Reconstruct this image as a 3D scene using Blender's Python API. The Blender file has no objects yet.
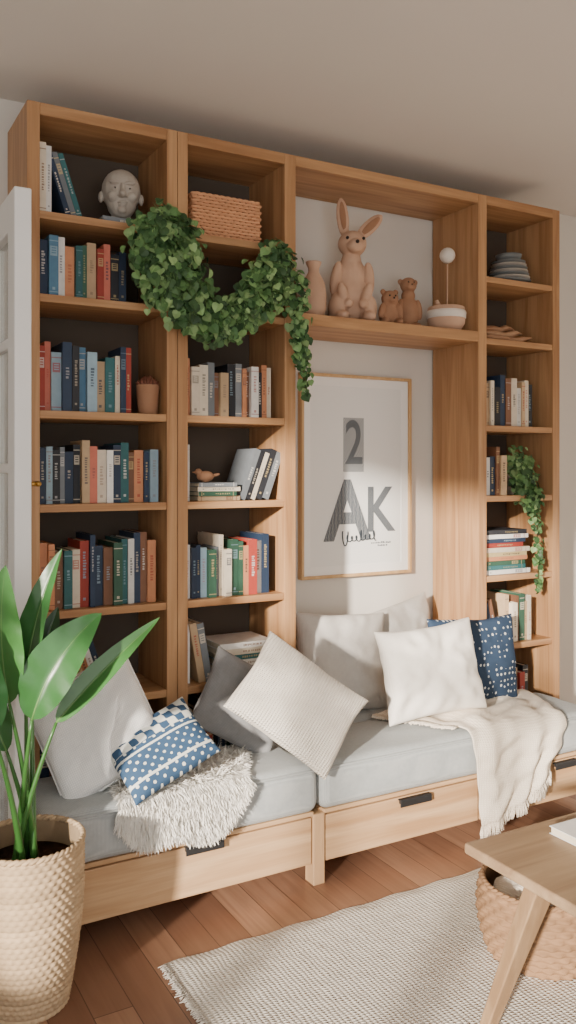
import bpy, bmesh, math, random
from math import sin, cos, pi, radians, sqrt
from mathutils import Vector, Matrix, noise
random.seed(7)
SC = bpy.context.scene
def lin(c):
    c = c/255.0
    return c/12.92 if c <= 0.04045 else ((c+0.055)/1.055)**2.4
def rgb(r, g, b): return (lin(r), lin(g), lin(b), 1.0)
T = Matrix.Translation
def RX(a): return Matrix.Rotation(radians(a), 4, 'X')
def RY(a): return Matrix.Rotation(radians(a), 4, 'Y')
def RZ(a): return Matrix.Rotation(radians(a), 4, 'Z')

# ------------------------------------------------------------ materials
def base_mat(name, rough=0.6, spec=0.3):
    m = bpy.data.materials.new(name); m.use_nodes = True
    nt = m.node_tree; b = nt.nodes['Principled BSDF']
    b.inputs['Roughness'].default_value = rough
    b.inputs['Specular IOR Level'].default_value = spec
    return m, nt, b
def N(nt, t, **kw):
    n = nt.nodes.new(t)
    for k, v in kw.items():
        if k in n.inputs: n.inputs[k].default_value = v
        else: setattr(n, k, v)
    return n
def coords(nt, scale=(1, 1, 1), rot=(0, 0, 0)):
    tc = nt.nodes.new('ShaderNodeTexCoord'); mp = nt.nodes.new('ShaderNodeMapping')
    mp.inputs['Scale'].default_value = scale; mp.inputs['Rotation'].default_value = rot
    nt.links.new(tc.outputs['Object'], mp.inputs['Vector']); return mp.outputs['Vector']
def mixc(nt, fac, a, b, mode='MIX'):
    n = nt.nodes.new('ShaderNodeMix'); n.data_type = 'RGBA'; n.blend_type = mode
    for s, v in ((n.inputs[0], fac), (n.inputs[6], a), (n.inputs[7], b)):
        if hasattr(v, 'is_output'): nt.links.new(v, s)
        else: s.default_value = v
    return n.outputs[2]
def bump(nt, b, h, strength=0.3, dist=0.002):
    n = nt.nodes.new('ShaderNodeBump'); n.inputs['Strength'].default_value = strength
    n.inputs['Distance'].default_value = dist
    nt.links.new(h, n.inputs['Height']); nt.links.new(n.outputs['Normal'], b.inputs['Normal'])
def math_n(nt, op, a, b=None):
    n = nt.nodes.new('ShaderNodeMath'); n.operation = op
    for s, v in ((n.inputs[0], a), (n.inputs[1], b)):
        if v is None: continue
        if hasattr(v, 'is_output'): nt.links.new(v, s)
        else: s.default_value = v
    return n.outputs[0]
def plain(name, c, rough=0.6, spec=0.3, c2=None, ns=6, bs=0, bst=0.2, bd=0.002, metal=0):
    m, nt, b = base_mat(name, rough, spec)
    b.inputs['Metallic'].default_value = metal
    if c2 is None: c2 = tuple(x*0.88 for x in c[:3])+(1,)
    v = coords(nt)
    no = N(nt, 'ShaderNodeTexNoise', Scale=ns, Detail=4.0); nt.links.new(v, no.inputs['Vector'])
    nt.links.new(mixc(nt, no.outputs['Fac'], c, c2), b.inputs['Base Color'])
    if bs:
        n2 = N(nt, 'ShaderNodeTexNoise', Scale=bs, Detail=3.0); nt.links.new(v, n2.inputs['Vector'])
        bump(nt, b, n2.outputs['Fac'], bst, bd)
    return m
def wood(name, c1, c2, axis=2, rough=0.45, fine=1.0):
    m, nt, b = base_mat(name, rough, 0.3)
    s = [14*fine]*3; s[axis] = 0.9
    v = coords(nt, s)
    n1 = N(nt, 'ShaderNodeTexNoise', Scale=1.6, Detail=6.0, Distortion=0.8); nt.links.new(v, n1.inputs['Vector'])
    s2 = [120]*3; s2[axis] = 3
    n2 = N(nt, 'ShaderNodeTexNoise', Scale=1.5, Detail=3.0); nt.links.new(coords(nt, s2), n2.inputs['Vector'])
    r = nt.nodes.new('ShaderNodeValToRGB'); r.color_ramp.elements[0].position = 0.34; r.color_ramp.elements[1].position = 0.66
    r.color_ramp.elements[0].color = c1; r.color_ramp.elements[1].color = c2
    nt.links.new(n1.outputs['Fac'], r.inputs['Fac'])
    d = tuple(x*0.62 for x in c1[:3])+(1,)
    f = math_n(nt, 'MULTIPLY', n2.outputs['Fac'], 0.5)
    nt.links.new(mixc(nt, f, r.outputs['Color'], d), b.inputs['Base Color'])
    bump(nt, b, n2.outputs['Fac'], 0.15, 0.001)
    return m
def wave(nt, v, d, scale, dist=0.0):
    w = N(nt, 'ShaderNodeTexWave', Scale=scale, Distortion=dist); w.bands_direction = d
    nt.links.new(v, w.inputs['Vector']); return w.outputs['Fac']
def weave(name, c, c2, per=0.004, ax=('X', 'Z'), st=0.5, bd=0.002, rough=0.9, dist=0.6, big=None, spec=0.1, ratio=1.0):
    m, nt, b = base_mat(name, rough, spec)
    b.inputs['Sheen Weight'].default_value = 0.15
    v = coords(nt)
    w1 = wave(nt, v, ax[0], 0.314/per, dist); w2 = wave(nt, v, ax[1], 0.314/(per*ratio), dist)
    h = math_n(nt, 'MULTIPLY', w1, w2)
    no = N(nt, 'ShaderNodeTexNoise', Scale=0.25/per, Detail=4.0); nt.links.new(v, no.inputs['Vector'])
    hh = math_n(nt, 'ADD', h, math_n(nt, 'MULTIPLY', no.outputs['Fac'], 0.6))
    cc = mixc(nt, math_n(nt, 'MULTIPLY', hh, 0.9), c2, c)
    if big:
        nb = N(nt, 'ShaderNodeTexNoise', Scale=big, Detail=3.0); nt.links.new(v, nb.inputs['Vector'])
        cc = mixc(nt, math_n(nt, 'MULTIPLY', nb.outputs['Fac'], 0.35), cc, c2)
    nt.links.new(cc, b.inputs['Base Color'])
    bump(nt, b, hh, st, bd)
    return m
def attr(name, rough=0.6, spec=0.3, sub=0, bs=0):
    m, nt, b = base_mat(name, rough, spec)
    a = nt.nodes.new('ShaderNodeAttribute'); a.attribute_name = 'Col'
    no = N(nt, 'ShaderNodeTexNoise', Scale=40.0, Detail=3.0); nt.links.new(coords(nt), no.inputs['Vector'])
    dk = mixc(nt, 1.0, a.outputs['Color'], (0.75, 0.75, 0.75, 1), 'MULTIPLY')
    nt.links.new(mixc(nt, no.outputs['Fac'], a.outputs['Color'], dk), b.inputs['Base Color'])
    if sub: b.inputs['Subsurface Weight'].default_value = sub; b.inputs['Subsurface Scale'].default_value = 0.01
    if bs: bump(nt, b, no.outputs['Fac'], bs, 0.002)
    return m

OAK1, OAK2 = rgb(164, 120, 82), rgb(204, 160, 116)
M_oak_v = wood('oak_vertical', OAK1, OAK2, 2)
M_oak_h = wood('oak_horizontal', OAK1, OAK2, 0)
M_bench = wood('light_oak', rgb(186, 146, 106), rgb(218, 183, 143), 0, 0.45, 0.8)
M_bench_v = wood('light_oak_v', rgb(186, 146, 106), rgb(214, 178, 138), 2, 0.45, 0.8)
M_table = wood('table_oak', rgb(144, 118, 92), rgb(174, 148, 118), 0, 0.4, 0.7)
M_table_v = wood('table_oak_v', rgb(138, 110, 82), rgb(166, 138, 106), 2, 0.4)
M_frame = wood('frame_wood', rgb(200, 160, 110), rgb(222, 186, 140), 2, 0.4)
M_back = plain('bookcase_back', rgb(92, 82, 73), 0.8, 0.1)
M_wall = plain('wall_paint', rgb(222, 217, 209), 0.85, 0.1, rgb(214, 209, 201), 3, 160, 0.05)
M_ceil = plain('ceiling_paint', rgb(226, 221, 214), 0.9, 0.1, rgb(220, 215, 208), 2, 160, 0.05)
M_white = plain('white_paint', rgb(236, 236, 234), 0.4, 0.4)
M_black = plain('black_metal', rgb(38, 38, 40), 0.45, 0.4)
M_brass = plain('brass', rgb(190, 150, 80), 0.3, 0.5, metal=1)
M_books = attr('book_covers', 0.55, 0.35)
M_leaf = attr('ivy_leaf', 0.5, 0.3)
M_bleaf = attr('broad_leaf', 0.32, 0.5)
M_bask = attr('woven_fibre', 0.85, 0.1, bs=0.5)
M_fur = attr('wool_strands', 0.9, 0.1)
M_seat = weave('seat_fabric', rgb(194, 198, 197), rgb(152, 157, 159), 0.004, ('X', 'Y'), 0.5, 0.0015, big=5)
M_terra = plain('beige_clay', rgb(208, 174, 150), 0.75, 0.15, rgb(190, 154, 128), 12, 60, 0.15)
M_brown = plain('brown_clay', rgb(174, 134, 106), 0.75, 0.15, rgb(142, 102, 76), 14, 60, 0.2)
M_stone = plain('stone_grey', rgb(188, 180, 170), 0.8, 0.15, rgb(158, 150, 140), 20, 80, 0.25)
M_dark = plain('dark_detail', rgb(40, 30, 26), 0.4, 0.4)
M_cer = plain('white_ceramic', rgb(230, 222, 212), 0.35, 0.4)
M_potg = plain('grey_ceramic', rgb(120, 124, 124), 0.4, 0.4)
M_soil = plain('soil', rgb(60, 42, 30), 0.95, 0.05, rgb(30, 22, 16), 60, 80, 0.9, 0.01)

# ------------------------------------------------------------ mesh builder
class MB:
    def __init__(s): s.v = []; s.f = []; s.c = []; s.m = []
    def add(s, vs, fs, col=(1, 1, 1, 1), mi=0):
        o = len(s.v); s.v += [tuple(p) for p in vs]
        for f in fs: s.f.append(tuple(i+o for i in f)); s.c.append(col); s.m.append(mi)
    def box(s, lo, hi, col=(1, 1, 1, 1), mi=0, M=None):
        x0, y0, z0 = lo; x1, y1, z1 = hi
        vs = [Vector(p) for p in ((x0, y0, z0), (x1, y0, z0), (x1, y1, z0), (x0, y1, z0), (x0, y0, z1), (x1, y0, z1), (x1, y1, z1), (x0, y1, z1))]
        if M is not None: vs = [M @ p for p in vs]
        s.add(vs, [(0, 3, 2, 1), (4, 5, 6, 7), (0, 1, 5, 4), (1, 2, 6, 5), (2, 3, 7, 6), (3, 0, 4, 7)], col, mi)
    def tube(s, pts, rs, col=(1, 1, 1, 1), mi=0, n=8, closed=False):
        pts = [Vector(p) for p in pts]; k = len(pts)
        if not hasattr(rs, '__len__'): rs = [rs]*k
        vs = []; up = Vector((0.13, 0.21, 0.97)).normalized()
        for i, p in enumerate(pts):
            if closed: t = pts[(i+1) % k]-pts[i-1]
            else: t = pts[min(i+1, k-1)]-pts[max(i-1, 0)]
            t.normalize(); a = up-t*up.dot(t)
            if a.length < 1e-3: a = t.orthogonal()
            a.normalize(); b = t.cross(a)
            if not closed: up = a
            for j in range(n):
                q = 2*pi*j/n; vs.append(p+(a*cos(q)+b*sin(q))*rs[i])
        fs = []
        for i in range(k if closed else k-1):
            for j in range(n):
                i2 = (i+1) % k; j2 = (j+1) % n
                fs.append((i*n+j, i*n+j2, i2*n+j2, i2*n+j))
        if not closed: fs += [tuple(range(n))[::-1], tuple((k-1)*n+j for j in range(n))]
        s.add(vs, fs, col, mi)
    def rev(s, prof, c, col=(1, 1, 1, 1), mi=0, n=40):
        vs = []; fs = []; k = len(prof)
        for r, z in prof:
            for j in range(n):
                q = 2*pi*j/n; vs.append((c[0]+r*cos(q), c[1]+r*sin(q), c[2]+z))
        for i in range(k-1):
            for j in range(n):
                j2 = (j+1) % n; fs.append((i*n+j, i*n+j2, (i+1)*n+j2, (i+1)*n+j))
        fs += [tuple(range(n))[::-1], tuple((k-1)*n+j for j in range(n))]
        s.add(vs, fs, col, mi)
    def ball(s, c, sc, col=(1, 1, 1, 1), mi=0, M=None, nu=20, nv=12):
        M = M or Matrix()
        vs = []; fs = []
        for i in range(1, nv):
            for j in range(nu):
                a = pi*i/nv; q = 2*pi*j/nu
                vs.append(Vector(c)+(M.to_3x3() @ Vector((sc[0]*sin(a)*cos(q), sc[1]*sin(a)*sin(q), sc[2]*cos(a)))))
        vs.append(Vector(c)+M.to_3x3() @ Vector((0, 0, sc[2]))); vs.append(Vector(c)+M.to_3x3() @ Vector((0, 0, -sc[2])))
        for i in range(nv-2):
            for j in range(nu):
                j2 = (j+1) % nu; fs.append((i*nu+j, (i+1)*nu+j, (i+1)*nu+j2, i*nu+j2))
        t = len(vs)-2
        for j in range(nu):
            j2 = (j+1) % nu; fs.append((t, j, j2)); fs.append((t+1, (nv-2)*nu+j2, (nv-2)*nu+j))
        s.add(vs, fs, col, mi)
    def grid(s, fn, nu, nv, col=(1, 1, 1, 1), mi=0):
        vs = [fn(i/nu, j/nv) for j in range(nv+1) for i in range(nu+1)]
        fs = [(j*(nu+1)+i, j*(nu+1)+i+1, (j+1)*(nu+1)+i+1, (j+1)*(nu+1)+i) for j in range(nv) for i in range(nu)]
        s.add(vs, fs, col, mi)
    def build(s, name, mats, smooth=False, bevel=0, parent=None, M=None, recalc=True, segs=2):
        me = bpy.data.meshes.new(name); me.from_pydata(s.v, [], s.f)
        for m in mats: me.materials.append(m)
        me.polygons.foreach_set('material_index', s.m)
        me.polygons.foreach_set('use_smooth', [smooth]*len(s.f))
        ca = me.color_attributes.new('Col', 'FLOAT_COLOR', 'CORNER'); buf = []
        for f, c in zip(s.f, s.c): buf += list(c)*len(f)
        ca.data.foreach_set('color', buf)
        if recalc:
            bm = bmesh.new(); bm.from_mesh(me); bmesh.ops.recalc_face_normals(bm, faces=bm.faces); bm.to_mesh(me); bm.free()
        me.update()
        o = bpy.data.objects.new(name, me); SC.collection.objects.link(o)
        if M is not None: o.matrix_world = M
        if bevel:
            b = o.modifiers.new('bevel', 'BEVEL'); b.width = bevel; b.segments = segs; b.limit_method = 'ANGLE'; b.angle_limit = radians(40)
        if parent: o.parent = parent
        return o
def empty(name, loc=(0, 0, 0)):
    e = bpy.data.objects.new(name, None); e.empty_display_size = 0.1; e.location = loc; SC.collection.objects.link(e); return e
def jit(c, a=0.12):
    k = 1+random.uniform(-a, a); return (min(1, c[0]*k), min(1, c[1]*k), min(1, c[2]*k), 1)

# ------------------------------------------------------------ room
CZ = 2.715; WY = 3.12; RY0 = -1.6
mb = MB(); mb.box((-1.3, WY, 0), (4.2, WY+0.12, CZ)); mb.build('wall_back', [M_wall])
mb = MB(); mb.box((4.2, RY0, 0), (4.32, WY+0.12, CZ)); mb.build('wall_right', [M_wall])
mb = MB(); mb.box((1.7, RY0-.12, 0), (4.32, RY0, CZ)); mb.build('light_block_wall', [M_wall])  # unseen partial wall, added behind the camera to block frontal daylight
mb = MB(); mb.box((-1.3, RY0, CZ), (4.32, WY+0.12, CZ+0.1)); mb.build('ceiling', [M_ceil])
mb = MB()
wy0, wy1, wz0, wz1 = -0.75, 1.05, 0.55, 2.35
mb.box((-1.42, RY0, 0), (-1.3, wy0, CZ)); mb.box((-1.42, wy1, 0), (-1.3, WY+0.12, CZ))
mb.box((-1.42, wy0, 0), (-1.3, wy1, wz0)); mb.box((-1.42, wy0, wz1), (-1.3, wy1, CZ)); mb.build('wall_left', [M_wall])
mb = MB()
for y in (wy0, wy0+0.58, wy0+1.18, wy1-0.05): mb.box((-1.40, y, wz0), (-1.33, y+0.05, wz1))
for z in (wz0, 1.5, wz1-0.05): mb.box((-1.395, wy0, z), (-1.335, wy1, z+0.05))
mb.build('window_1', [M_white], bevel=0.004)
mb = MB(); mb.box((3.03, WY-0.018, 0), (4.2, WY, 0.09)); mb.build('baseboard_back', [M_white], bevel=0.003)
# floor
m, nt, b = base_mat('floor_planks', 0.36, 0.4)
v = coords(nt, (1, 1, 1), (0, 0, radians(90)))
br = N(nt, 'ShaderNodeTexBrick', Scale=1.0); br.offset = 0.37
br.inputs['Brick Width'].default_value = 0.9; br.inputs['Row Height'].default_value = 0.105
br.inputs['Mortar Size'].default_value = 0.0015; br.inputs['Mortar Smooth'].default_value = 0.2
br.inputs['Color1'].default_value = rgb(190, 150, 122); br.inputs['Color2'].default_value = rgb(134, 98, 78)
br.inputs['Mortar'].default_value = rgb(60, 40, 30)
nt.links.new(v, br.inputs['Vector'])
n2 = N(nt, 'ShaderNodeTexNoise', Scale=1.5, Detail=6.0, Distortion=0.8); nt.links.new(coords(nt, (26, 1.6, 1)), n2.inputs['Vector'])
cc = mixc(nt, math_n(nt, 'MULTIPLY', n2.outputs['Fac'], 0.85), br.outputs['Color'], rgb(108, 74, 56))
nt.links.new(cc, b.inputs['Base Color']); bump(nt, b, n2.outputs['Fac'], 0.08, 0.001)
mb = MB(); mb.box((-1.42, RY0, -0.08), (4.32, WY+0.12, 0)); mb.build('floor', [m])

# door leaf (open, glazed)
M_glass, nt, b = base_mat('glass', 0.05, 0.5)
b.inputs['Transmission Weight'].default_value = 0.9; b.inputs['Base Color'].default_value = (0.9, 0.95, 0.95, 1)
mb = MB(); x0, x1 = 0.50, 0.548
mb.box((x0, 2.46, 0.015), (x1, 2.55, 2.20)); mb.box((x0, 3.01, 0.015), (x1, 3.10, 2.20))
mb.box((x0, 2.55, 2.09), (x1, 3.01, 2.20)); mb.box((x0, 2.55, 0.015), (x1, 3.01, 0.28))
for z in (0.65, 1.02, 1.39, 1.76): mb.box((x0+0.008, 2.55, z), (x1-0.008, 3.01, z+0.03))
mb.box((x0+0.008, 2.77, 0.28), (x1-0.008, 2.80, 2.09))
door = mb.build('door_1', [M_white], bevel=0.004)
mb = MB(); mb.box((x0+0.02, 2.55, 0.28), (x0+0.026, 3.01, 2.09)); mb.build('glass_pane', [M_glass], parent=door)
mb = MB(); mb.tube([(0.548, 2.50, 1.36), (0.575, 2.50, 1.36)], 0.007); mb.tube([(0.575, 2.49, 1.36), (0.575, 2.56, 1.36)], 0.008)
mb.box((0.547, 2.485, 1.31), (0.552, 2.515, 1.41)); mb.build('door_handle', [M_brass], True, parent=door)

# ------------------------------------------------------------ bookcase
FY, BY = 2.80, 3.11; TOP = 2.595; SH = [2.245, 1.975, 1.595, 1.287, 0.936, 0.63, 0.30]
mb = MB()
for a, c in ((0.609, 0.650), (1.088, 1.1265), (1.1285, 1.167), (1.56, 1.608), (2.518, 2.566), (2.966, 3.01)):
    mb.box((a, FY, 0), (c, BY, TOP), mi=0)
for a, c in ((0.650, 1.088), (1.167, 1.56), (2.566, 2.966)):
    mb.box((a, FY, TOP-0.04), (c, BY, TOP), mi=1)
    for z in SH: mb.box((a, FY+0.003, z-0.026), (c, BY-0.015, z), mi=1)
    mb.box((a, FY+0.02, 0), (c, BY-0.02, 0.07), mi=1)
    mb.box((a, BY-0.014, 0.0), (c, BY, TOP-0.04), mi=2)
mb.box((1.608, FY, TOP-0.04), (2.518, BY, TOP), mi=1)
mb.box((1.608, FY, 1.955), (2.518, BY, 2.0), mi=1)
mb.build('bookcase', [M_oak_v, M_oak_h, M_back], bevel=0.002)

# ------------------------------------------------------------ books
CR = rgb(226, 214, 194); WH = rgb(226, 224, 220); NV = rgb(44, 60, 84); BK = rgb(44, 46, 52); RD = rgb(168, 66, 56)
TL = rgb(52, 106, 110); OR = rgb(202, 138, 100); BL = rgb(84, 126, 156); GN = rgb(58, 96, 78); TN = rgb(196, 168, 134)
PK = rgb(194, 112, 94); GY = rgb(122, 128, 134); BR = rgb(128, 90, 68); SB = rgb(150, 176, 192); GD = rgb(206, 184, 134)
PAGE = rgb(226, 214, 190)
def book(mb, M, t, h, d, col):
    c = jit(col, .18); mb.box((0, 0, 0), (t, 0.003, h), c, 0, M)
    mb.box((0, 0.003, 0), (0.002, d, h), c, 0, M); mb.box((t-0.002, 0.003, 0), (t, d, h), c, 0, M)
    mb.box((0.002, 0.003, 0.003), (t-0.002, d-0.004, h-0.003), PAGE, 0, M)
    lum = c[0]*.3+c[1]*.6+c[2]*.1
    mk = jit(random.choice([GD, CR, WH, SB]) if lum < 0.25 else random.choice([BK, NV, BR, RD]))
    q_ = random.uniform(.35, .8); mk = tuple(mk[i]*q_+c[i]*(1-q_) for i in range(3))+(1,)
    e = -0.0006; i = t*0.34
    k = random.random()
    if k < 0.35:
        for z in (0.06, 0.9): mb.box((0, e, h*z), (t, 0, h*z+0.003), mk, 0, M)
    if k > 0.2:
        z = h*random.uniform(0.3, 0.5); end = h*random.uniform(0.6, 0.85)
        while z < end:
            l = random.uniform(0.003, 0.008); mb.box((i, e, z), (t-i*random.uniform(.8, 1.2), 0, z+l), mk, 0, M); z += l+random.uniform(0.002, 0.005)
    else:
        mb.box((t*.12, e, h*.66), (t*.88, 0, h*.82), mk, 0, M)
        for q in (.70, .74, .78): mb.box((t*.26, e*1.6, h*q), (t*.74, e, h*q+.003), c, 0, M)
    if random.random() < 0.4: mb.box((t*.35, e, h*.1), (t*.65, 0, h*.1+t*.3), mk, 0, M)
YB = 2.835
def row(z, items, name='row_of_books'):
    mb = MB(); z += 0.0006
    for it in items:
        k = it[0]
        if k == 'v':
            _, a, e, h0, h1, pal = it; x = a; n = 0
            while True:
                t = random.uniform(0.016, 0.034)
                if x+t > e: break
                book(mb, T((x, YB+random.uniform(-.01, .015), z)), t, random.uniform(h0-.02, h1), random.uniform(.14, .2), pal[n % len(pal)])
                x += t+0.0008; n += 1
        elif k == 'l':
            _, a, n, h, ang, pal = it; x = a
            for q in range(n):
                t = random.uniform(0.016, 0.028); ar = radians(abs(ang)); hh = h*random.uniform(.9, 1)
                if ang > 0: M = T((x, YB, z)) @ RY(-ang)
                else: M = T((x+t/cos(ar), YB, z)) @ RY(-ang) @ T((-t, 0, 0))
                book(mb, M, t, hh, 0.16, pal[q % len(pal)]); x += t/cos(ar)+0.001
        else:
            _, a, e, tot, n, pal = it; zz = z
            for q in range(n):
                t = tot/n*random.uniform(.85, 1.0)
                book(mb, T((a+random.uniform(0, .012), YB-0.015+random.uniform(0, .01), zz+t)) @ RY(90), t-.0006, (e-a)*random.uniform(.86, 1), 0.18, pal[q % len(pal)]); zz += t
    return mb.build(name, [M_books])
row(SH[0], [('v', .655, .715, .22, .25, [CR, WH, CR]), ('l', .745, 3, .225, 18, [NV, GY, TL]), ('s', .86, 1.05, .022, 1, [GY])])
row(SH[1], [('v', .655, .962, .18, .215, [NV, BL, WH, OR, TL, GN, TN, RD, PK, BK, NV]), ])
row(SH[2], [('v', .655, .995, .19, .235, [RD, PK, SB, NV, BK, BL, SB, TN, TL, CR, NV, RD, RD])])
row(SH[3], [('v', .655, 1.083, .19, .215, [NV, SB, BK, GY, NV, BK, TN, PK, CR, WH, NV, TL, BR, OR])])
row(SH[4], [('v', .655, 1.083, .2, .25, [OR, OR, BR, TL, CR, RD, NV, NV, BR, GN, TL, WH, NV, BR])])
row(SH[5], [('v', .655, .73, .18, .2, [BR, OR, TN]), ('l', .76, 6, .2, 18, [OR, BR, TN, OR, WH, NV])])
row(SH[6], [('v', .655, 1.0, .18, .22, [NV, BR, TN, BK, OR])])
row(SH[2], [('v', 1.172, 1.535, .18, .215, [OR, CR, CR, GY, BR, TN, BK, GY, OR, BR, WH, BK])])
row(SH[3], [('v', 1.172, 1.21, .19, .205, [WH]), ('s', 1.215, 1.385, .07, 4, [TN, GN, CR, GY]), ('l', 1.385, 5, .2, -20, [GY, BK, CR, BK, GY])])
row(SH[4], [('v', 1.172, 1.52, .19, .225, [WH, NV, NV, SB, GN, GY, CR, CR, GN, GN, OR, RD])])
row(SH[5], [('v', 1.172, 1.20, .2, .22, [WH]), ('l', 1.225, 2, .22, 10, [TN, GY]), ('s', 1.30, 1.53, .14, 6, [TN, GY, WH, TL, CR, WH])])
row(SH[6], [('v', 1.172, 1.46, .2, .24, [NV, BK, BR, RD, BK, NV, GN])])
row(SH[2], [('v', 2.571, 2.90, .19, .23, [WH, TN, CR, BK, NV, BR, CR])])
row(SH[3], [('v', 2.571, 2.72, .18, .22, [TN, WH, NV, BR])])
row(SH[4], [('s', 2.571, 2.84, .21, 10, [WH, TL, GN, OR, GD, CR, RD, NV, WH, BK])])
row(SH[5], [('l', 2.60, 3, .2, 14, [BK, NV, BR]), ('v', 2.72, 2.86, .19, .23, [TN, CR, BR, GN])])
row(SH[6], [('v', 2.571, 2.86, .18, .23, [BK, OR, GN, TN, RD])])

# ------------------------------------------------------------ bench
mb = MB(); F = 2.455
def module(a, c, drawers):
    mb.box((a, F+0.016, 0.075), (c, 2.79, 0.235), mi=0)
    mb.box((a-0.004, F-0.004, 0.235), (c+0.002, 2.79, 0.25), mi=0)
    w = (c-a)/drawers
    for i in range(drawers): mb.box((a+i*w+0.004, F, 0.072), (a+(i+1)*w-0.004, F+0.016, 0.228), mi=0)
module(0.56, 1.475, 1); module(1.522, 2.90, 2)
for x in (0.58, 1.475, 2.85):
    mb.box((x, F-0.006, 0.0), (x+0.045, F+0.05, 0.24 if x == 1.475 else 0.075), mi=1)
    mb.box((x, 2.72, 0.0), (x+0.045, 2.78, 0.24 if x == 1.475 else 0.075), mi=1)
mb.box((1.612, 2.79, 0.0), (2.514, 3.105, 0.25), mi=0)
bench = mb.build('storage_bench', [M_bench, M_bench_v], bevel=0.003)
for i, (a, c, z) in enumerate(((1.01, 1.14, .232), (1.83, 1.97, .222), (2.60, 2.72, .222))):
    mb = MB(); mb.box((a, F-0.018, z-0.012), (c, F-0.006, z+0.002)); mb.box((a, F-0.018, z-0.002), (c, F+0.006, z+0.003)); mb.box((a, F-0.019, z-0.024), (c, F-0.014, z))
    mb.build('handle_%d' % (i+1), [M_black], bevel=0.002, parent=bench)
def rbox(name, lo, hi, r, mat, bulge=0.01):
    mb = MB(); cx, cy, cz = [(lo[i]+hi[i])/2 for i in range(3)]; hx, hy, hz = [(hi[i]-lo[i])/2 for i in range(3)]
    def P(x, y, z):
        p = Vector((x*hx, y*hy, z*hz))
        q = Vector((max(-hx+r, min(hx-r, p.x)), max(-hy+r, min(hy-r, p.y)), max(-hz+r, min(hz-r, p.z))))
        d = p-q
        if d.length > 1e-9: p = q+d.normalized()*r
        bl = bulge*(1-x*x)**.5*(1-y*y)**.5 if abs(x) < 1 and abs(y) < 1 else 0
        p.z += bl*(1 if z > 0 else 0)*(z)
        n = noise.noise(Vector((cx+p.x, cy+p.y, cz+p.z))*7)*0.004
        p.z += n*(z > 0); p.y += n*(y < 0)
        return Vector((cx, cy, cz))+p
    def warp(t, h):
        e = min(0.95, r/h); s = abs(t); sg = 1 if t >= 0 else -1
        return sg*((s/0.5)*(1-e) if s < 0.5 else (1-e)+e*(s-0.5)/0.5)
    for sgn in (-1, 1):
        mb.grid(lambda u, w: P(warp(2*u-1, hx), warp(2*w-1, hy), sgn), 40, 20)
        mb.grid(lambda u, w: P(warp(2*u-1, hx), sgn, warp(2*w-1, hz)), 40, 12)
        mb.grid(lambda u, w: P(sgn, warp(2*u-1, hy), warp(2*w-1, hz)), 20, 12)
    me_o = mb.build(name, [mat], True, recalc=False)
    bm = bmesh.new(); bm.from_mesh(me_o.data); bmesh.ops.remove_doubles(bm, verts=bm.verts, dist=1e-4)
    bmesh.ops.recalc_face_normals(bm, faces=bm.faces); bm.to_mesh(me_o.data); bm.free()
    return me_o
def piping(o, lo, hi, z, r=0.0045):
    mb = MB(); e = 0.03; pts = []
    for (x, y, a0) in ((hi[0]-e, hi[1]-e, 0), (lo[0]+e, hi[1]-e, 90), (lo[0]+e, lo[1]+e, 180), (hi[0]-e, lo[1]+e, 270)):
        for k in range(7):
            a = radians(a0+15*k); pts.append((x+(e-.004)*cos(a), y+(e-.004)*sin(a), z))
    mb.tube(pts, r, closed=True); mb.build('piping', [M_seat], True, parent=o)
for nm, lo, hi in (('seat_cushion', (0.56, 2.425, 0.252), (1.488, 2.792, 0.41)), ('seat_cushion', (1.494, 2.425, 0.252), (2.85, 2.792, 0.41)), ('seat_cushion', (1.616, 2.796, 0.252), (2.510, 3.10, 0.41))):
    o = rbox(nm, lo, hi, 0.04, M_seat); piping(o, lo, hi, hi[2]-0.014)

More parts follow.
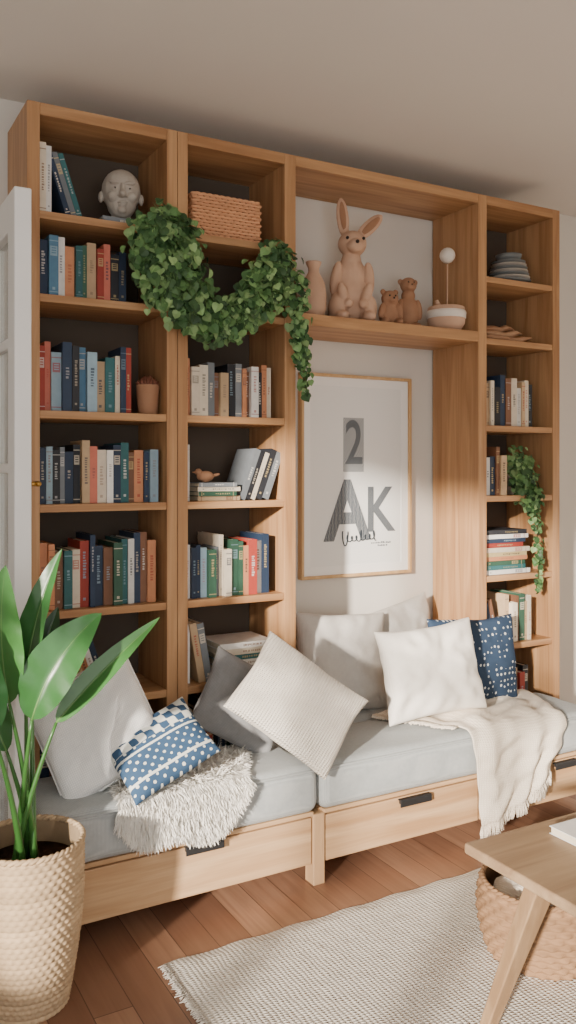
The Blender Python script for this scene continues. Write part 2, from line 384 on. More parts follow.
# ------------------------------------------------------------ pillows
def pillow(name, c, w, h, t, yaw, tilt, roll, mats, seed=0, pipe=None, wr=0.012, child=None):
    M = T(c) @ RZ(yaw) @ RX(tilt) @ RY(roll)
    mb = MB(); n = 40; rnd = Vector((seed*3.1, seed*1.7, 0))
    def S(sg):
        def f(u, v):
            a = 2*u-1; b = 2*v-1
            a = math.copysign(abs(a)**0.85, a); b = math.copysign(abs(b)**0.85, b)
            x = w/2*a*(1-0.08*(1-b*b)*a*a); z = h/2*b*(1-0.08*(1-a*a)*b*b)
            e = max(0, (1-a**4))*max(0, (1-b**4))
            th = t/2*e**0.42*(0.7+0.3*(1-a*a)*(1-b*b))
            p = Vector((x, 0, z))
            wk = noise.noise(p*9+rnd)*wr*1.6+noise.noise(p*22+rnd)*wr*0.5
            rad = math.atan2(b, a); k = min(1, (a*a+b*b))
            wk += sin(rad*14+seed+3*noise.noise(p*5+rnd))*wr*0.3*k
            wk -= wr*1.1*math.exp(-((a-.1*sin(seed))/.22)**2)*max(0, b)**1.5
            return Vector((x+noise.noise(p*6+rnd)*.009, sg*(th+wk*e**.5)-0.012*sin(b*1.7+seed)*w*2*.3, z+noise.noise(p*6-rnd)*.009))
        return f
    mb.grid(S(-1), n, n); mb.grid(S(1), n, n)
    o = mb.build(name, mats, True, M=M, recalc=False)
    bm = bmesh.new(); bm.from_mesh(o.data); bmesh.ops.remove_doubles(bm, verts=bm.verts, dist=1e-4)
    bmesh.ops.recalc_face_normals(bm, faces=bm.faces); bm.to_mesh(o.data); bm.free()
    ss = o.modifiers.new('sub', 'SUBSURF'); ss.levels = 1; ss.render_levels = 1
    if pipe:
        f = S(1); pts = [f(i/n, 0) for i in range(n)]+[f(1, i/n) for i in range(n)]+[f(1-i/n, 1) for i in range(n)]+[f(0, 1-i/n) for i in range(n)]
        mb = MB(); mb.tube(pts, 0.003, closed=True); p = mb.build('pillow_piping', [pipe], True); p.parent = o
    return o
P_white = weave('linen_white', rgb(246, 245, 242), rgb(222, 222, 220), 0.006, st=0.4, dist=1.0)
P_grey = weave('linen_grey', rgb(218, 213, 206), rgb(186, 182, 177), 0.004, st=0.4)
P_dgrey = weave('linen_dark_grey', rgb(150, 150, 150), rgb(118, 118, 120), 0.004, st=0.4)
P_cream = weave('linen_cream', rgb(246, 241, 232), rgb(226, 219, 210), 0.004, st=0.35)
P_knit = weave('knit_cream', rgb(242, 236, 226), rgb(204, 194, 180), 0.010, st=.8, bd=0.007, dist=1.2, ratio=0.6)
# blue patterned lumbar
m, nt, b = base_mat('blue_block_print', 0.9, 0.1)
tc = nt.nodes.new('ShaderNodeTexCoord'); sp = nt.nodes.new('ShaderNodeSeparateXYZ'); nt.links.new(tc.outputs['Object'], sp.inputs[0])
X, Z = sp.outputs['X'], sp.outputs['Z']
def gt(a, v_): return math_n(nt, 'GREATER_THAN', a, v_)
def lt(a, v_): return math_n(nt, 'LESS_THAN', a, v_)
nz = N(nt, 'ShaderNodeTexNoise', Scale=45.0, Detail=2.0); nt.links.new(tc.outputs['Object'], nz.inputs['Vector'])
wob = math_n(nt, 'MULTIPLY', math_n(nt, 'SUBTRACT', nz.outputs['Fac'], 0.5), 0.9)
def lattice(px, pz, ox=0.0, oz=0.0):
    a = math_n(nt, 'SINE', math_n(nt, 'MULTIPLY', math_n(nt, 'ADD', X, ox), 2*pi/px)); c_ = math_n(nt, 'SINE', math_n(nt, 'MULTIPLY', math_n(nt, 'ADD', Z, oz), 2*pi/pz))
    return math_n(nt, 'MULTIPLY', a, c_)
navy, off = rgb(60, 84, 112), rgb(216, 218, 212)
blobs = gt(math_n(nt, 'ADD', lattice(.056, .052), wob), .05)
small = gt(math_n(nt, 'ADD', lattice(.034, .030), wob), .62)
top = mixc(nt, blobs, off, navy); bot = mixc(nt, small, navy, off)
low = lt(math_n(nt, 'ADD', Z, math_n(nt, 'MULTIPLY', wob, .01)), 0.025)
edge = math_n(nt, 'MULTIPLY', gt(Z, -.078), lt(Z, -.070))
edge2 = math_n(nt, 'MULTIPLY', gt(Z, .004), lt(Z, .011))
cc = mixc(nt, low, top, bot); cc = mixc(nt, math_n(nt, 'MAXIMUM', edge, edge2), cc, off)
nt.links.new(cc, b.inputs['Base Color']); bump(nt, b, nz.outputs['Fac'], 0.4, 0.002); P_blue = m
# navy dotted
m, nt, b = base_mat('navy_dotted', 0.9, 0.1)
v = coords(nt, (1, 0.01, 1)); vo = N(nt, 'ShaderNodeTexVoronoi', Scale=42.0, Randomness=0.35); nt.links.new(v, vo.inputs['Vector'])
f = math_n(nt, 'LESS_THAN', vo.outputs['Distance'], 0.24)
nt.links.new(mixc(nt, f, rgb(54, 70, 92), rgb(206, 210, 212)), b.inputs['Base Color']); P_navy = m

pillow('throw_pillow', (0.785, 2.62, 0.59), .37, .38, .16, -20, -24, -27, [P_white], 1, P_white)
pillow('throw_pillow', (0.945, 2.50, 0.536), .32, .235, .09, -15, -46, -28, [P_blue], 2, None, wr=.006)
pillow('throw_pillow', (1.33, 2.69, 0.575), .34, .30, .10, -5, -14, 30, [P_dgrey], 3)
pillow('throw_pillow', (1.445, 2.505, 0.606), .43, .33, .14, -8, -28, 41, [P_knit], 4, wr=.008)
pillow('throw_pillow', (1.90, 2.93, 0.615), .43, .41, .15, -4, -12, 4, [P_grey], 5)
pillow('throw_pillow', (2.26, 3.00, 0.635), .38, .38, .12, 0, -8, -12, [P_grey], 6)
pillow('throw_pillow', (2.115, 2.62, 0.618), .45, .36, .15, -6, -16, -3, [P_cream], 7, None, wr=.018)
pillow('throw_pillow', (2.425, 2.725, 0.605), .47, .365, .11, 0, -8, 2, [P_navy], 8, None, wr=.008)

# ------------------------------------------------------------ sheepskin
def sheep():
    mb = MB(); CRm = rgb(250, 246, 238)
    def S(u, v):
        wob = noise.noise(Vector((u*3, v*3, 4)))*.05
        x0 = .83+.02*sin(v*5)+wob*.6-.02*v; x1 = 1.27+.02*sin(v*4+1)+wob*.6+.02*(1-v)-.06*v
        x = x0+(x1-x0)*u
        top = .27
        L = (.27+.155*(1-.55*abs(2*u-1)**2.5+.12*sin(u*11)))*v
        if L < top: return Vector((x, 2.71-L, .419+.004*noise.noise(Vector((x*12, L*12, 0)))))
        q = min(1, (L-top)/.05); a = q*pi/2; r = .03
        if q < 1: return Vector((x, 2.44-r*sin(a), .419-r*(1-cos(a))))
        return Vector((x, 2.410, .419-r-(L-top-.05)))
    mb.grid(S, 30, 40, CRm)
    for i in range(12000):
        u, v = random.random(), random.random()
        if random.random() < .3:
            if random.random() < .6: v = random.uniform(.93, 1)
            else: u = random.choice((random.uniform(0, .03), random.uniform(.97, 1)))
        p = S(u, v); e = .01
        du = S(min(1, u+e), v)-S(max(0, u-e), v); dv = S(u, min(1, v+e))-S(u, max(0, v-e))
        n = du.cross(dv)
        if n.length < 1e-9: continue
        n.normalize()
        if n.z < -.1 or (abs(n.z) < .3 and n.y > 0): n = -n
        out = Vector(((u-.5)*1.0, -.5, -.1 if v < .6 else -1.0))
        d = (n*.24+out*.6+Vector((random.gauss(0, .3), random.gauss(0, .2), random.gauss(0, .10)))).normalized()
        L = random.uniform(.024, .046); pts = []; q = p.copy()
        for k in range(4):
            pts.append(q.copy()); q = q+d*L/3; d = (d+Vector((random.gauss(0, .12), random.gauss(0, .06), -.28))).normalized()
            if q.y > 2.43 and q.z < .424: q.z = .424
            elif q.y > 2.405 and q.y <= 2.43 and q.z < .41: q.y = 2.40
        side = d.cross(Vector((random.random()-.5, random.random()-.5, random.random()-.5))).normalized()
        w = [.0022, .0022, .0016, .0004]
        vs = []
        for a, b_ in zip(pts, w): vs += [a-side*b_, a+side*b_]
        mb.add(vs, [(0, 1, 3, 2), (2, 3, 5, 4), (4, 5, 7, 6)], jit(CRm, .05))
    mb.build('sheepskin_throw', [M_fur], True, recalc=False)
sheep()
# ------------------------------------------------------------ beige throw blanket
P_throw = weave('throw_fabric', rgb(242, 232, 216), rgb(220, 206, 188), 0.008, ('X', 'Z'), .5, .003, dist=2)
def blanket():
    mb = MB()
    def S(u, v):
        L = v*.70; top = .33
        k = min(1, L/top)
        xl = 1.96+.17*k+.05*max(0, (L-top)/.4); xr = 2.74-.12*k-.10*max(0, (L-top)/.4)
        x = xl+(xr-xl)*u+.02*noise.noise(Vector((u*3, v*6, 1)))
        r1 = sin(u*19+5*v+3*noise.noise(Vector((u*2, v*2, 0)))); r2 = noise.noise(Vector((u*6+v*4, v*9, 2)))
        wr = .011*(r1+1)+.020*(r2+.6)
        wr *= .4+.6*min(1, 6*u, 6*(1-u))
        if L < top: return Vector((x, 2.765-L, .423+wr*.9))
        q = min(1, (L-top)/.05); a = q*pi/2; r = .03
        if q < 1: return Vector((x, 2.435-r*sin(a)-wr*q, .423+wr*.9*(1-q)-r*(1-cos(a))))
        drop = (L-top-.05)*(1-.45*u)
        return Vector((x, 2.405-wr*(1+.5*drop), .393-drop))
    mb.grid(S, 90, 90)
    for i in range(150):
        u = i/149; p = S(u, 1); q = p+Vector((random.gauss(0, .005), -.003+random.gauss(0, .003), -.022)); s = q+Vector((random.gauss(0, .006), 0, -.02))
        mb.tube([p, q, s], [.002, .0018, .001], n=4)
    for i in range(60):
        v = i/59*.42; p = S(0, v); mb.tube([p, p+Vector((-.018, random.gauss(0, .005), -.002)), p+Vector((-.034, random.gauss(0, .008), -.004))], [.002, .0018, .001], n=4)
    o = mb.build('throw_blanket', [P_throw], True, recalc=False)
    s = o.modifiers.new('solid', 'SOLIDIFY'); s.thickness = .005; s.offset = 0
blanket()

# ------------------------------------------------------------ framed print
fr = empty('framed_print', (2.095, 3.1, 1.37))
inv = T((-2.095, -3.1, -1.37))
fx0, fx1, fz0, fz1 = 1.800, 2.378, .936, 1.813
def part(mb, name, mats, bevel=0, smooth=False):
    o = mb.build(name, mats, smooth, bevel); o.parent = fr; o.matrix_parent_inverse = inv; return o
mb = MB(); w = .013; yf = 3.085
mb.box((fx0, yf, fz0), (fx0+w, 3.118, fz1)); mb.box((fx1-w, yf, fz0), (fx1, 3.118, fz1))
mb.box((fx0+w, yf, fz0), (fx1-w, 3.118, fz0+w)); mb.box((fx0+w, yf, fz1-w), (fx1-w, 3.118, fz1)); part(mb, 'frame', [M_frame], .0015)
M_mat = plain('mat_board', rgb(242, 241, 238), .8, .1, rgb(239, 238, 235)); M_pap = plain('print_paper', rgb(236, 236, 233), .8, .1, rgb(232, 232, 229))
mb = MB(); mb.box((fx0+w, 3.100, fz0+w), (fx1-w, 3.117, fz1-w)); part(mb, 'paper', [M_pap])
mb = MB(); k = .05; y0, y1 = 3.098, 3.100
mb.box((fx0+w, y0, fz0+w), (fx0+k, y1, fz1-w)); mb.box((fx1-k, y0, fz0+w), (fx1-w, y1, fz1-w)); mb.box((fx0+k, y0, fz0+w), (fx1-k, y1, fz0+k)); mb.box((fx0+k, y0, fz1-k), (fx1-k, y1, fz1-w)); part(mb, 'mat_board', [M_mat])
def hatch(name, c1, c2, ang, per=.007):
    m, nt, b = base_mat(name, .8, .1)
    v = coords(nt, (1, 1, 1), (0, radians(ang), 0)); w_ = wave(nt, v, 'X', .314/per, 3.0)
    f = math_n(nt, 'GREATER_THAN', w_, .3); nt.links.new(mixc(nt, f, c2, c1), b.inputs['Base Color']); return m
INK = hatch('ink_hatched', rgb(74, 80, 88), rgb(160, 164, 166), 40, .006); INK2 = hatch('ink_grey_hatch', rgb(150, 154, 156), rgb(188, 190, 190), -35, .009)
INKS = plain('ink_solid', rgb(60, 66, 72), .8, .1); INKM = hatch('ink_mid', rgb(88, 94, 100), rgb(130, 134, 138), 20, .006)
def text(s, x, z, size, mat, sx=1, name='lettering', off=0.0, rot=0, shear=0):
    cu = bpy.data.curves.new(name, 'FONT'); cu.body = s; cu.size = size; cu.extrude = .0004; cu.offset = off; cu.align_x = 'CENTER'; cu.align_y = 'CENTER'; cu.shear = shear
    cu.materials.append(mat)
    o = bpy.data.objects.new(name, cu); SC.collection.objects.link(o)
    o.matrix_world = T((x, 3.0985, z)) @ RY(rot) @ RX(90) @ Matrix.Diagonal((sx, 1, 1, 1))
    o.parent = fr; o.matrix_parent_inverse = inv
mb = MB(); mb.box((2.018, 3.0992, 1.392), (2.125, 3.1, 1.628)); part(mb, 'number_block', [INK2])
text('2', 2.073, 1.51, .27, INKM, .72, off=.003)
text('A', 2.04, 1.21, .36, INK, .92, off=.010); text('K', 2.21, 1.215, .28, INKM, .85, off=.004)
mb = MB(); pts = []
for i in range(240):
    t = i/239; a = t*2*pi*7.5
    amp = .011+.016*max(0, sin(t*2*pi*2.2+.6))**3+.014*(t < .12)
    pts.append((2.015+.175*t-.008*sin(a), 3.0982, 1.092+.01*t+amp*cos(a)+amp*.45))
mb.tube(pts, .0024, n=6); part(mb, 'script_line', [INKS], smooth=True)
mb = MB()
for x0_, z_, n_ in ((2.165, 1.074, 12), (2.20, 1.062, 6)):
    for i in range(n_): mb.box((x0_+.009*i, 3.0990, z_), (x0_+.009*i+random.uniform(.004, .007), 3.1, z_+random.uniform(.005, .009)))
part(mb, 'caption', [INKM])

# ------------------------------------------------------------ ornaments
def blob(name, parts, mat, M, voxel=.004, smooth=6):
    mb = MB()
    for p in parts:
        R = Matrix()
        if len(p) > 2: R = RY(p[2]) @ (RX(p[3]) if len(p) > 3 else Matrix())
        mb.ball(p[0], p[1], M=R)
    o = mb.build(name, [mat], True, M=M)
    r = o.modifiers.new('remesh', 'REMESH'); r.mode = 'VOXEL'; r.voxel_size = voxel; r.use_smooth_shade = True
    s = o.modifiers.new('smooth', 'SMOOTH'); s.iterations = smooth; s.factor = .5
    return o
def dots(o, items, mat, nm='eyes'):
    mb = MB()
    for c, s in items: mb.ball(c, (s, s, s), nu=12, nv=8)
    e = mb.build(nm, [mat], True); e.parent = o
rab = blob('rabbit_figurine', [
    ((0, .01, .12), (.082, .076, .12)), ((0, 0, .20), (.066, .06, .09)), ((.0, -.01, .265), (.042, .04, .05)),
    ((.002, -.02, .335), (.060, .06, .054)), ((.004, -.068, .316), (.036, .034, .028)),
    ((-.034, 0, .447), (.027, .013, .085), -6), ((-.022, -.005, .38), (.018, .013, .03), -6),
    ((.080, 0, .414), (.029, .013, .078), 46), ((.04, -.003, .375), (.017, .013, .03), 46),
    ((-.070, -.03, .19), (.023, .026, .07), 8, 18), ((.070, -.03, .19), (.023, .026, .07), -8, 18),
    ((-.05, -.075, .115), (.021, .022, .05), -14, 12), ((.05, -.075, .115), (.021, .022, .05), 14, 12),
    ((-.03, -.09, .075), (.02, .02, .02)), ((.032, -.09, .075), (.02, .02, .02)),
    ((-.062, -.03, .065), (.040, .065, .062)), ((.062, -.03, .065), (.040, .065, .062)),
    ((-.055, -.090, .023), (.028, .046, .024)), ((.055, -.090, .023), (.028, .046, .024)), ((0, .085, .04), (.025, .025, .025))],
    M_terra, T((1.96, 2.955, 2.0)) @ RZ(-20))
dots(rab, [((-.030, -.070, .347), .0068), ((.038, -.070, .347), .0068), ((.004, -.102, .325), .008)], M_dark)
mb = MB(); mb.ball((-.036, -.012, .452), (.013, .004, .06), M=RY(-6)); mb.ball((.083, -.012, .416), (.015, .004, .054), M=RY(46))
mb.build('inner_ears', [M_brown], True, parent=rab)
bear = blob('bear_figurine', [((0, 0, .045), (.042, .036, .045)), ((0, -.012, .1), (.034, .032, .03)), ((0, -.042, .093), (.016, .014, .012)),
    ((-.026, -.005, .126), (.011, .008, .011)), ((.026, -.005, .126), (.011, .008, .011)), ((-.036, -.02, .055), (.013, .016, .03), 15), ((.036, -.02, .055), (.013, .016, .03), -15),
    ((-.028, -.035, .014), (.016, .026, .014)), ((.028, -.035, .014), (.016, .026, .014))], M_brown, T((2.115, 2.90, 2.0)) @ RZ(-15), .003, 3)
bear.scale = (1.08, 1.08, 1.15)
dots(bear, [((-.012, -.042, .107), .0035), ((.012, -.042, .107), .0035), ((0, -.057, .096), .004)], M_dark)
owl = blob('monkey_figurine', [((0, 0, .075), (.05, .042, .078)), ((0, -.005, .15), (.03, .03, .03)), ((0, -.008, .195), (.036, .034, .034)), ((0, -.036, .186), (.02, .012, .016)),
    ((-.034, 0, .21), (.012, .008, .013)), ((.034, 0, .21), (.012, .008, .013)), ((-.045, -.015, .09), (.014, .018, .045), 8), ((.045, -.015, .09), (.014, .018, .045), -8),
    ((-.025, -.04, .015), (.02, .024, .015)), ((.025, -.04, .015), (.02, .024, .015))], M_brown, T((2.248, 2.945, 2.0)) @ RZ(-15), .003, 3)
dots(owl, [((-.013, -.041, .203), .0035), ((.013, -.041, .203), .0035), ((0, -.049, .192), .003)], M_dark)
mb = MB(); mb.rev([(.03, 0), (.038, .004), (.05, .05), (.052, .10), (.045, .15), (.03, .18), (.022, .195), (.022, .21), (.03, .228), (.032, .236), (.026, .236), (.018, .21)], (1.765, 2.93, 2.0))
mb.build('clay_vase', [M_terra], True)
# bowl with ball on stick
bw = MB(); bw.rev([(.04, 0), (.06, .004), (.08, .035), (.084, .07), (.080, .105), (.076, .108), (.076, .07), (.06, .06)], (2.415, 2.89, 2.0))
bw_o = bw.build('ceramic_bowl', [M_terra], True)
mb = MB(); mb.rev([(.081, .055), (.086, .06), (.087, .08), (.0835, .09), (.081, .09)], (2.415, 2.89, 2.0)); mb.build('glazed_band', [M_cer], True, parent=bw_o)
mb = MB(); mb.tube([(2.42, 2.89, 2.055), (2.422, 2.89, 2.31)], .003); mb.tube([(2.375, 2.88, 2.09), (2.35, 2.875, 2.13)], [.012, .008])
mb.build('ball_stick', [M_terra], True, parent=bw_o)
mb = MB(); mb.ball((2.422, 2.89, 2.335), (.034, .034, .034)); mb.build('white_ball', [M_cer], True, parent=bw_o)
# plates
mb = MB(); z = 0; C = (2.79, 2.90, SH[0])
for i in range(7):
    r = .098-.004*i; mb.rev([(r*.5, z), (r*.6, z+.002), (r, z+.014), (r+.002, z+.018), (r-.004, z+.017), (r*.6, z+.007), (.01, z+.006)], C, n=48, mi=i % 2); z += .0145
mb.rev([(.03, z), (.034, z+.002), (.055, z+.02), (.06, z+.036), (.056, z+.036), (.05, z+.02), (.02, z+.01)], C, mi=0)
mb.build('stack_of_plates', [M_potg, M_stone], True)
# driftwood
mb = MB()
for k in range(6):
    y = 2.845+.022*k; x = 2.585+random.uniform(0, .03); L = random.uniform(.22, .30)
    pts = [(x+L*i/6, y+.008*sin(i+k), SH[1]+.014+.022*(k % 3)+.010*sin(i*1.3+k)*(i > 2)+.003) for i in range(7)]
    mb.tube(pts, [.006, .012, .014, .013, .015, .011, .005], n=10)
mb.build('driftwood_pieces', [wood('driftwood', rgb(160, 118, 88), rgb(206, 170, 136), 0)], True)
# sculpture head
hd = blob('sculpted_head', [((0, 0, .115), (.068, .074, .075)), ((0, -.012, .07), (.052, .056, .055)), ((0, -.03, .035), (.028, .03, .025)), ((0, 0, .02), (.035, .035, .03)),
    ((0, -.080, .083), (.013, .017, .012)), ((0, -.076, .1), (.007, .012, .022), 0, 12), ((-.011, -.072, .08), (.007, .009, .006)), ((.011, -.072, .08), (.007, .009, .006)),
    ((-.026, -.068, .124), (.02, .012, .006), 6), ((.026, -.068, .124), (.02, .012, .006), -6), ((-.03, -.055, .08), (.02, .02, .018)), ((.03, -.055, .08), (.02, .02, .018)),
    ((0, -.066, .058), (.018, .01, .0045)), ((0, -.064, .049), (.014, .01, .0045)), ((0, -.058, .033), (.016, .014, .012)),
    ((-.07, 0, .09), (.009, .015, .02)), ((.07, 0, .09), (.009, .015, .02)), ((-.025, -.063, .104), (.013, .008, .006)), ((.025, -.063, .104), (.013, .008, .006))],
    M_stone, T((.955, 2.90, SH[0]+.021)) @ RZ(-14), .0022, 2)
dots(hd, [((-.025, -.067, .105), .0045), ((.025, -.067, .105), .0045)], M_dark)
# bird on stack
bd = blob('bird_figurine', [((0, 0, .022), (.034, .02, .02)), ((-.028, 0, .038), (.014, .013, .013)), ((.038, 0, .026), (.022, .008, .006), -12), ((-.045, 0, .037), (.009, .004, .003)), ((0, 0, .004), (.015, .012, .004))], M_brown, T((1.265, 2.87, SH[3]+.068)), .002, 2)
# succulent pot
mb = MB(); c = (1.043, 2.87, SH[2])
mb.rev([(.03, 0), (.034, .003), (.038, .06), (.041, .10), (.041, .106), (.036, .106), (.035, .092), (.002, .092)], c)
sp = mb.build('potted_succulent', [M_brown], True)
mb = MB()
for i in range(46):
    a = i*2.4; r = .006+.0007*i; tip = Vector((c[0]+r*1.1*cos(a)+.004*cos(a), c[1]+r*1.1*sin(a), c[2]+.10+.042-.0006*i)); base = Vector((c[0]+r*.4*cos(a), c[1]+r*.4*sin(a), c[2]+.09))
    mb.tube([base, (base+tip)/2+Vector((cos(a), sin(a), 0))*.006, tip], [.003, .0055, .001], jit(rgb(134, 84, 66), .25), n=6)
mb.build('succulent_leaves', [M_leaf], True, parent=sp)
# wicker box
mb = MB(); x0, x1, y0, y1, z0, h = 1.20, 1.465, 2.825, 3.0, SH[0], .160
nr = 13
for r in range(nr):
    z = z0+.006+r*(h-.012)/(nr-1)*.98; pts = []
    def seg(a, b_, n):
        for i in range(n): t = i/n; pts.append((a[0]+(b_[0]-a[0])*t, a[1]+(b_[1]-a[1])*t))
    seg((x0, y0), (x1, y0), 44); seg((x1, y0), (x1, y1), 28); seg((x1, y1), (x0, y1), 44); seg((x0, y1), (x0, y0), 28)
    P = []
    for i, p in enumerate(pts):
        k = .0028*(1 if ((i//2)+r) % 2 else -1)
        P.append((p[0]+(k if p[0] >= x1 else -k if p[0] <= x0 else 0), p[1]+(-k if p[1] <= y0 else k if p[1] >= y1 else 0), z))
    mb.tube(P, .0062, jit(rgb(220, 164, 124), .12), n=6, closed=True)
mb.box((x0+.006, y0+.006, z0+.001), (x1-.006, y1-.006, z0+h-.02), rgb(150, 100, 72))
mb.build('wicker_box', [M_bask], True)

# ------------------------------------------------------------ round baskets
def basket(name, c, h, rf, rows, nw, col, amp=.006, contents=None):
    mb = MB(); n = nw*4; sub = 5
    tot = rows*sub; vs = []
    for i in range(tot+1):
        t = i/tot; rr = i//sub; ph = (i % sub)/sub
        for j in range(n):
            a = 2*pi*j/n
            k = abs(sin(pi*ph))**.6*(.55+.45*sin(nw*a+rr*pi+.3*sin(rr)))
            r = rf(t)+amp*k; vs.append((c[0]+r*cos(a), c[1]+r*sin(a), c[2]+h*t))
    for rr in range(rows):
        cc = jit(col, .14); fs = []
        for i in range(rr*sub, (rr+1)*sub):
            for j in range(n):
                j2 = (j+1) % n; fs.append((i*n+j, i*n+j2, (i+1)*n+j2, (i+1)*n+j))
        if rr == 0: mb.v += vs
        for q in fs: mb.f.append(q); mb.c.append(cc); mb.m.append(0)
    R = rf(1)
    for q in range(2):
        pts = []
        for j in range(120):
            a = 2*pi*j/120; s = 26*a+q*pi; pts.append((c[0]+(R+.003*cos(s))*cos(a), c[1]+(R+.003*cos(s))*sin(a), c[2]+h+.004+.004*sin(s)))
        mb.tube(pts, .0055, jit(col), n=6, closed=True)
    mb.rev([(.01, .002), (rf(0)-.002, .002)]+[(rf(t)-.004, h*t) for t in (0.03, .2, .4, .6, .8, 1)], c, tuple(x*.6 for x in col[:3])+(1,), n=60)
    mb.f.pop(); mb.c.pop(); mb.m.pop()
    return mb.build(name, [M_bask], True, recalc=False)
PC = (.50, 2.284)
pb = basket('potted_plant', (PC[0], PC[1], 0), .425, lambda t: .100+.040*sin(min(1, t*1.25)*pi/2), 30, 38, rgb(190, 164, 132), .006)
mb = MB(); mb.rev([(.001, .36), (.128, .36), (.128, .368), (.001, .375)], (PC[0], PC[1], 0)); mb.build('soil', [M_soil], True, parent=pb)
def bigleaf(mb, base, ctrl, tip, width, face, col, fold=.18):
    base, ctrl, tip, face = map(Vector, (base, ctrl, tip, face)); n = 26; m_ = 10
    def mid(t): return base*(1-t)**2+ctrl*2*t*(1-t)+tip*t*t
    def S(u, v):
        p = mid(v); tg = (mid(min(1, v+.02))-mid(max(0, v-.02))).normalized()
        sd = tg.cross(face).normalized(); nn = sd.cross(tg).normalized()
        if nn.dot(face) < 0: nn = -nn
        w = width/2*max(0, sin(pi*v**.8))**.75*(1-.15*v)
        a = 2*u-1
        return p+sd*w*a+nn*(abs(a)*w*fold*2-.05*w*sin(v*30+a*3)*abs(a))
    mb.grid(S, m_, n, col)
    mb.tube([mid(i/12)-face.normalized()*.001 for i in range(13)], [.003-.002*i/12 for i in range(13)], rgb(100, 136, 76), n=6)
mb = MB(); G1, G2, G3 = rgb(50, 98, 48), rgb(68, 120, 60), rgb(38, 80, 42)
lv = [((.445, 2.25, .80), (.41, 2.25, .98), (.43, 2.22, 1.16), .125, (-.45, -1, .1), G2),
      ((.49, 2.27, .83), (.50, 2.26, 1.02), (.585, 2.27, 1.19), .085, (-.8, -.7, .2), G1),
      ((.495, 2.22, .76), (.53, 2.18, .93), (.675, 2.21, 1.02), .14, (-.5, -1, .3), G1),
      ((.565, 2.25, .735), (.66, 2.23, .85), (.85, 2.24, .99), .075, (.3, -.7, .9), G2),
      ((.40, 2.22, .74), (.36, 2.2, .9), (.30, 2.16, 1.03), .12, (.1, -1, .2), G3),
      ((.52, 2.33, .80), (.56, 2.36, .92), (.60, 2.37, 1.02), .08, (-.4, -1, .2), G3),
      ((.45, 2.31, .66), (.39, 2.33, .82), (.33, 2.34, .93), .10, (-.2, -1, .3), G1)]
for i, (b_, c_, t_, w_, f_, col) in enumerate(lv):
    bigleaf(mb, b_, c_, t_, w_, f_, jit(col, .08))
    a = i*1.1; s = Vector((PC[0]+.028*cos(a)-.01, PC[1]+.028*sin(a), .365)); e = Vector(b_); pts = []
    cm = s.lerp(e, .5)+Vector((-(e.x-s.x)*.2, 0, 0))
    for k in range(11):
        t = k/10; pts.append(s*(1-t)**2+cm*2*t*(1-t)+e*t*t)
    mb.tube(pts, [.0105-.0065*k/10 for k in range(11)], rgb(62, 110, 50), n=8)
mb.build('plant_leaves', [M_bleaf], True, parent=pb, recalc=False)

# ------------------------------------------------------------ ivy
def leafset(mb, path, count, size, cols, flat=.5, ymax=2.79):
    P = [(Vector(p), r) for p, r in path]; cum = [0]
    for i in range(1, len(P)): cum.append(cum[-1]+(P[i][0]-P[i-1][0]).length*(P[i][1]+P[i-1][1]+.03))
    out = [(0, 0), (.26, -.08), (.52, .10), (.56, .42), (.36, .70), (0, 1.0), (-.36, .70), (-.56, .42), (-.52, .10), (-.26, -.08)]
    no = len(out)
    for _ in range(count):
        s = random.random()*cum[-1]; i = 1
        while cum[i] < s: i += 1
        t = (s-cum[i-1])/(cum[i]-cum[i-1]); p = P[i-1][0].lerp(P[i][0], t); r = P[i-1][1]*(1-t)+P[i][1]*t
        d = Vector((random.gauss(0, 1), random.gauss(0, 1), random.gauss(0, 1))).normalized()*(random.random()**.4)*(1.35 if random.random() < .18 else 1)
        p = p+Vector((d.x*r, d.y*r*flat, d.z*r))
        if p.y > ymax: p.y = ymax-random.random()*.03
        nrm = Vector((d.x*.7+random.gauss(0, .45)-.2, -1+random.gauss(0, .4), d.z*.6+.45+random.gauss(0, .45))).normalized()
        dn = Vector((random.gauss(0, .6), 0, -1)); dn = (dn-nrm*dn.dot(nrm)).normalized(); sd = nrm.cross(dn)
        z = size*random.uniform(.55, 1.15); vs = [p+sd*(x*z)+dn*(y*z)+nrm*(abs(x)*z*.25-.15*z*y*y) for x, y in out]
        k = random.choice(cols); k = jit(k, .3)
        vs.append(p+dn*z*.4)
        mb.add(vs, [(no, a, (a+1) % no) for a in range(no)], k)
    mb.tube([q for q, r in P], .003, rgb(84, 70, 40), n=5)
IV = [rgb(90, 128, 76), rgb(114, 150, 92), rgb(68, 102, 60), rgb(138, 170, 112), rgb(54, 84, 50)]
mb = MB()
leafset(mb, [((1.06, 2.72, 2.27), .05), ((1.00, 2.71, 2.20), .085), ((1.03, 2.70, 2.07), .11), ((1.12, 2.71, 2.00), .10), ((1.20, 2.72, 1.935), .075), ((1.275, 2.72, 1.91), .065), ((1.35, 2.72, 1.96), .065),
             ((1.41, 2.72, 2.03), .08), ((1.47, 2.71, 2.11), .09), ((1.49, 2.72, 2.18), .07)], 2100, .033, IV)
leafset(mb, [((1.13, 2.73, 2.22), .05), ((1.08, 2.71, 2.14), .09), ((1.10, 2.71, 2.04), .09)], 420, .033, IV)
leafset(mb, [((1.49, 2.74, 2.17), .05), ((1.57, 2.74, 2.10), .06), ((1.58, 2.74, 1.98), .045), ((1.60, 2.75, 1.86), .032), ((1.615, 2.75, 1.76), .03), ((1.625, 2.75, 1.68), .012)], 280, .030, IV)
for x in (1.08, 1.48): mb.tube([(x, 2.72, 2.20), (x, 2.79, 2.255), (x, 2.815, 2.249)], .004, rgb(84, 70, 40), n=6)
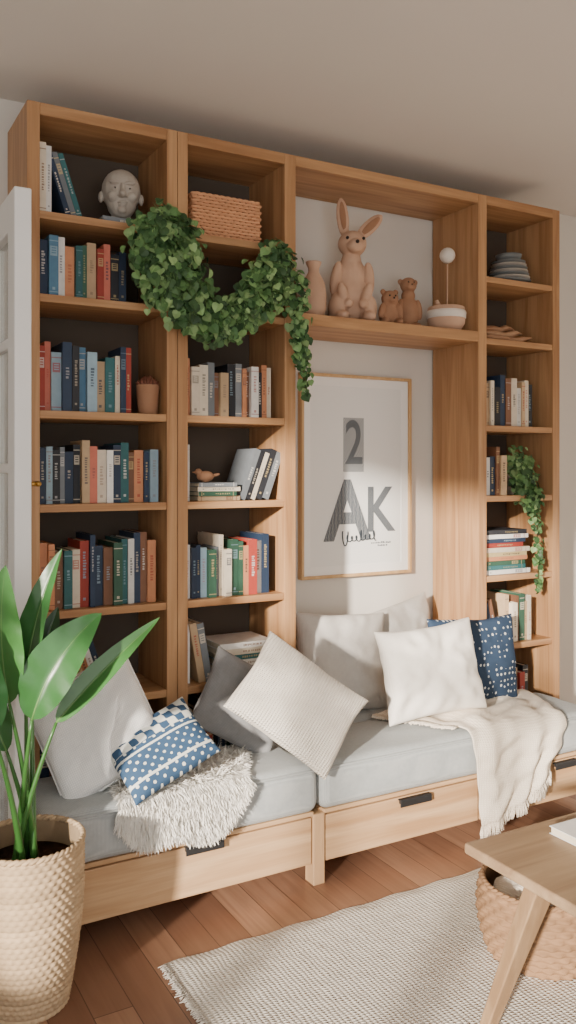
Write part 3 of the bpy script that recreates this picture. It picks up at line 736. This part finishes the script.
mb.build('ivy_garland', [M_leaf], False, recalc=False)
mb = MB(); c = (2.84, 2.90, SH[3]); mb.rev([(.035, 0), (.04, .003), (.052, .08), (.054, .095), (.048, .095), (.045, .08), (.002, .08)], c)
tp = mb.build('trailing_pothos', [M_cer], True)
mb = MB()
leafset(mb, [((2.80, 2.86, 1.47), .055), ((2.83, 2.84, 1.40), .075), ((2.83, 2.83, 1.32), .07), ((2.82, 2.79, 1.25), .05)], 420, .028, IV, .6, 3.05)
leafset(mb, [((2.84, 2.80, 1.30), .04), ((2.84, 2.775, 1.15), .03), ((2.85, 2.775, 1.0), .028), ((2.85, 2.775, .86), .01)], 130, .026, IV, .5)
mb.build('pothos_leaves', [M_leaf], False, parent=tp, recalc=False)

# ------------------------------------------------------------ rug
M_rug = weave('rug_wool', rgb(230, 224, 213), rgb(196, 188, 177), 0.014, ('X', 'Y'), .8, .005, dist=2.5, big=3, ratio=.7)
mb = MB()
def rug(u, v):
    x = .87+2.4*u+.004*sin(v*60); y = .5+1.765*v+.004*sin(u*80)
    e = min(1, 40*min(u, 1-u, v, 1-v))
    return Vector((x, y, .004+e*(.009+.0018*noise.noise(Vector((x*30, y*30, 0))))))
mb.grid(rug, 160, 120)
mb.box((.875, .505, .0005), (3.265, 2.26, .004))
for i in range(420):
    y = .505+1.75*i/419; mb.tube([(.873, y, .008), (.862+random.gauss(0, .002), y+random.gauss(0, .002), .006), (.852+random.gauss(0, .003), y+random.gauss(0, .004), .003)], [.0022, .002, .0015], n=4)
mb.build('area_rug', [M_rug], True, recalc=False)

# ------------------------------------------------------------ coffee table
tb = empty('coffee_table', (1.95, 1.30, 0)); ti = T((-1.95, -1.30, 0))
def tpart(mb, name, mats, bevel=.004):
    o = mb.build(name, mats, False, bevel, segs=3); o.parent = tb; o.matrix_parent_inverse = ti
mb = MB(); mb.box((1.498, .90, .392), (2.45, 1.722, .42)); tpart(mb, 'table_top', [M_table], .006)
mb = MB(); mb.box((1.60, .99, .345), (2.35, 1.01, .392)); mb.box((1.60, 1.57, .345), (2.35, 1.59, .392)); mb.box((1.58, .99, .345), (1.60, 1.59, .392)); mb.box((2.35, .99, .345), (2.37, 1.59, .392)); tpart(mb, 'apron', [M_table])
def leg(tx, ty, bx, by, n):
    mb = MB(); vs = []
    for (x, y, z, w, d) in ((bx, by, .014, .017, .014), (tx, ty, .392, .036, .022)):
        vs += [(x-w, y-d, z), (x+w, y-d, z), (x+w, y+d, z), (x-w, y+d, z)]
    mb.add(vs, [(3, 2, 1, 0), (4, 5, 6, 7), (0, 1, 5, 4), (1, 2, 6, 5), (2, 3, 7, 6), (3, 0, 4, 7)]); tpart(mb, 'leg_%d' % n, [M_table_v])
leg(1.55, 1.50, 1.44, 1.58, 1); leg(2.40, 1.50, 2.50, 1.58, 2); leg(1.55, 1.08, 1.44, 1.0, 3); leg(2.40, 1.08, 2.50, 1.0, 4)
mb = MB(); book(mb, T((1.735, 1.48, .4205+.022)) @ RY(90), .021, .24, .17, WH); mb.build('hardcover_book', [M_books], bevel=.001)
bk = basket('wicker_basket', (1.84, 1.78, .014), .20, lambda t: .145+.03*sin(t*pi*.75), 11, 26, rgb(148, 116, 88), .014)
mb = MB()
def fold(u, v):
    a = 2*pi*u; r = .135*v; return Vector((1.84+r*cos(a), 1.78+r*sin(a), .185+.03*(1-v*v)+.014*noise.noise(Vector((r*cos(a), r*sin(a), 0))*22)))
mb.grid(fold, 40, 16); mb.build('folded_blanket', [P_throw], True, parent=bk, recalc=False)

# ------------------------------------------------------------ light
w = bpy.data.worlds.new('world'); SC.world = w; w.use_nodes = True
bg = w.node_tree.nodes['Background']; bg.inputs[0].default_value = (1.0, .985, .955, 1); bg.inputs[1].default_value = 2.7
sl = bpy.data.lights.new('sun', 'SUN'); sl.energy = 13; sl.color = (1, .89, .76); sl.angle = radians(2.6)
so = bpy.data.objects.new('sun', sl); SC.collection.objects.link(so)
so.rotation_euler = Vector((.75, .52, -.20)).to_track_quat('-Z', 'Y').to_euler(); so.location = (-4, -1, 3)

cd = bpy.data.cameras.new('camera'); cam = bpy.data.objects.new('camera', cd); SC.collection.objects.link(cam)
cam.location = (0, 0, 1.4); cam.rotation_euler = (radians(90), 0, radians(-29.34))
cd.lens = 29.88; cd.sensor_width = 36; cd.shift_y = -0.041; cd.clip_start = 0.05
SC.camera = cam
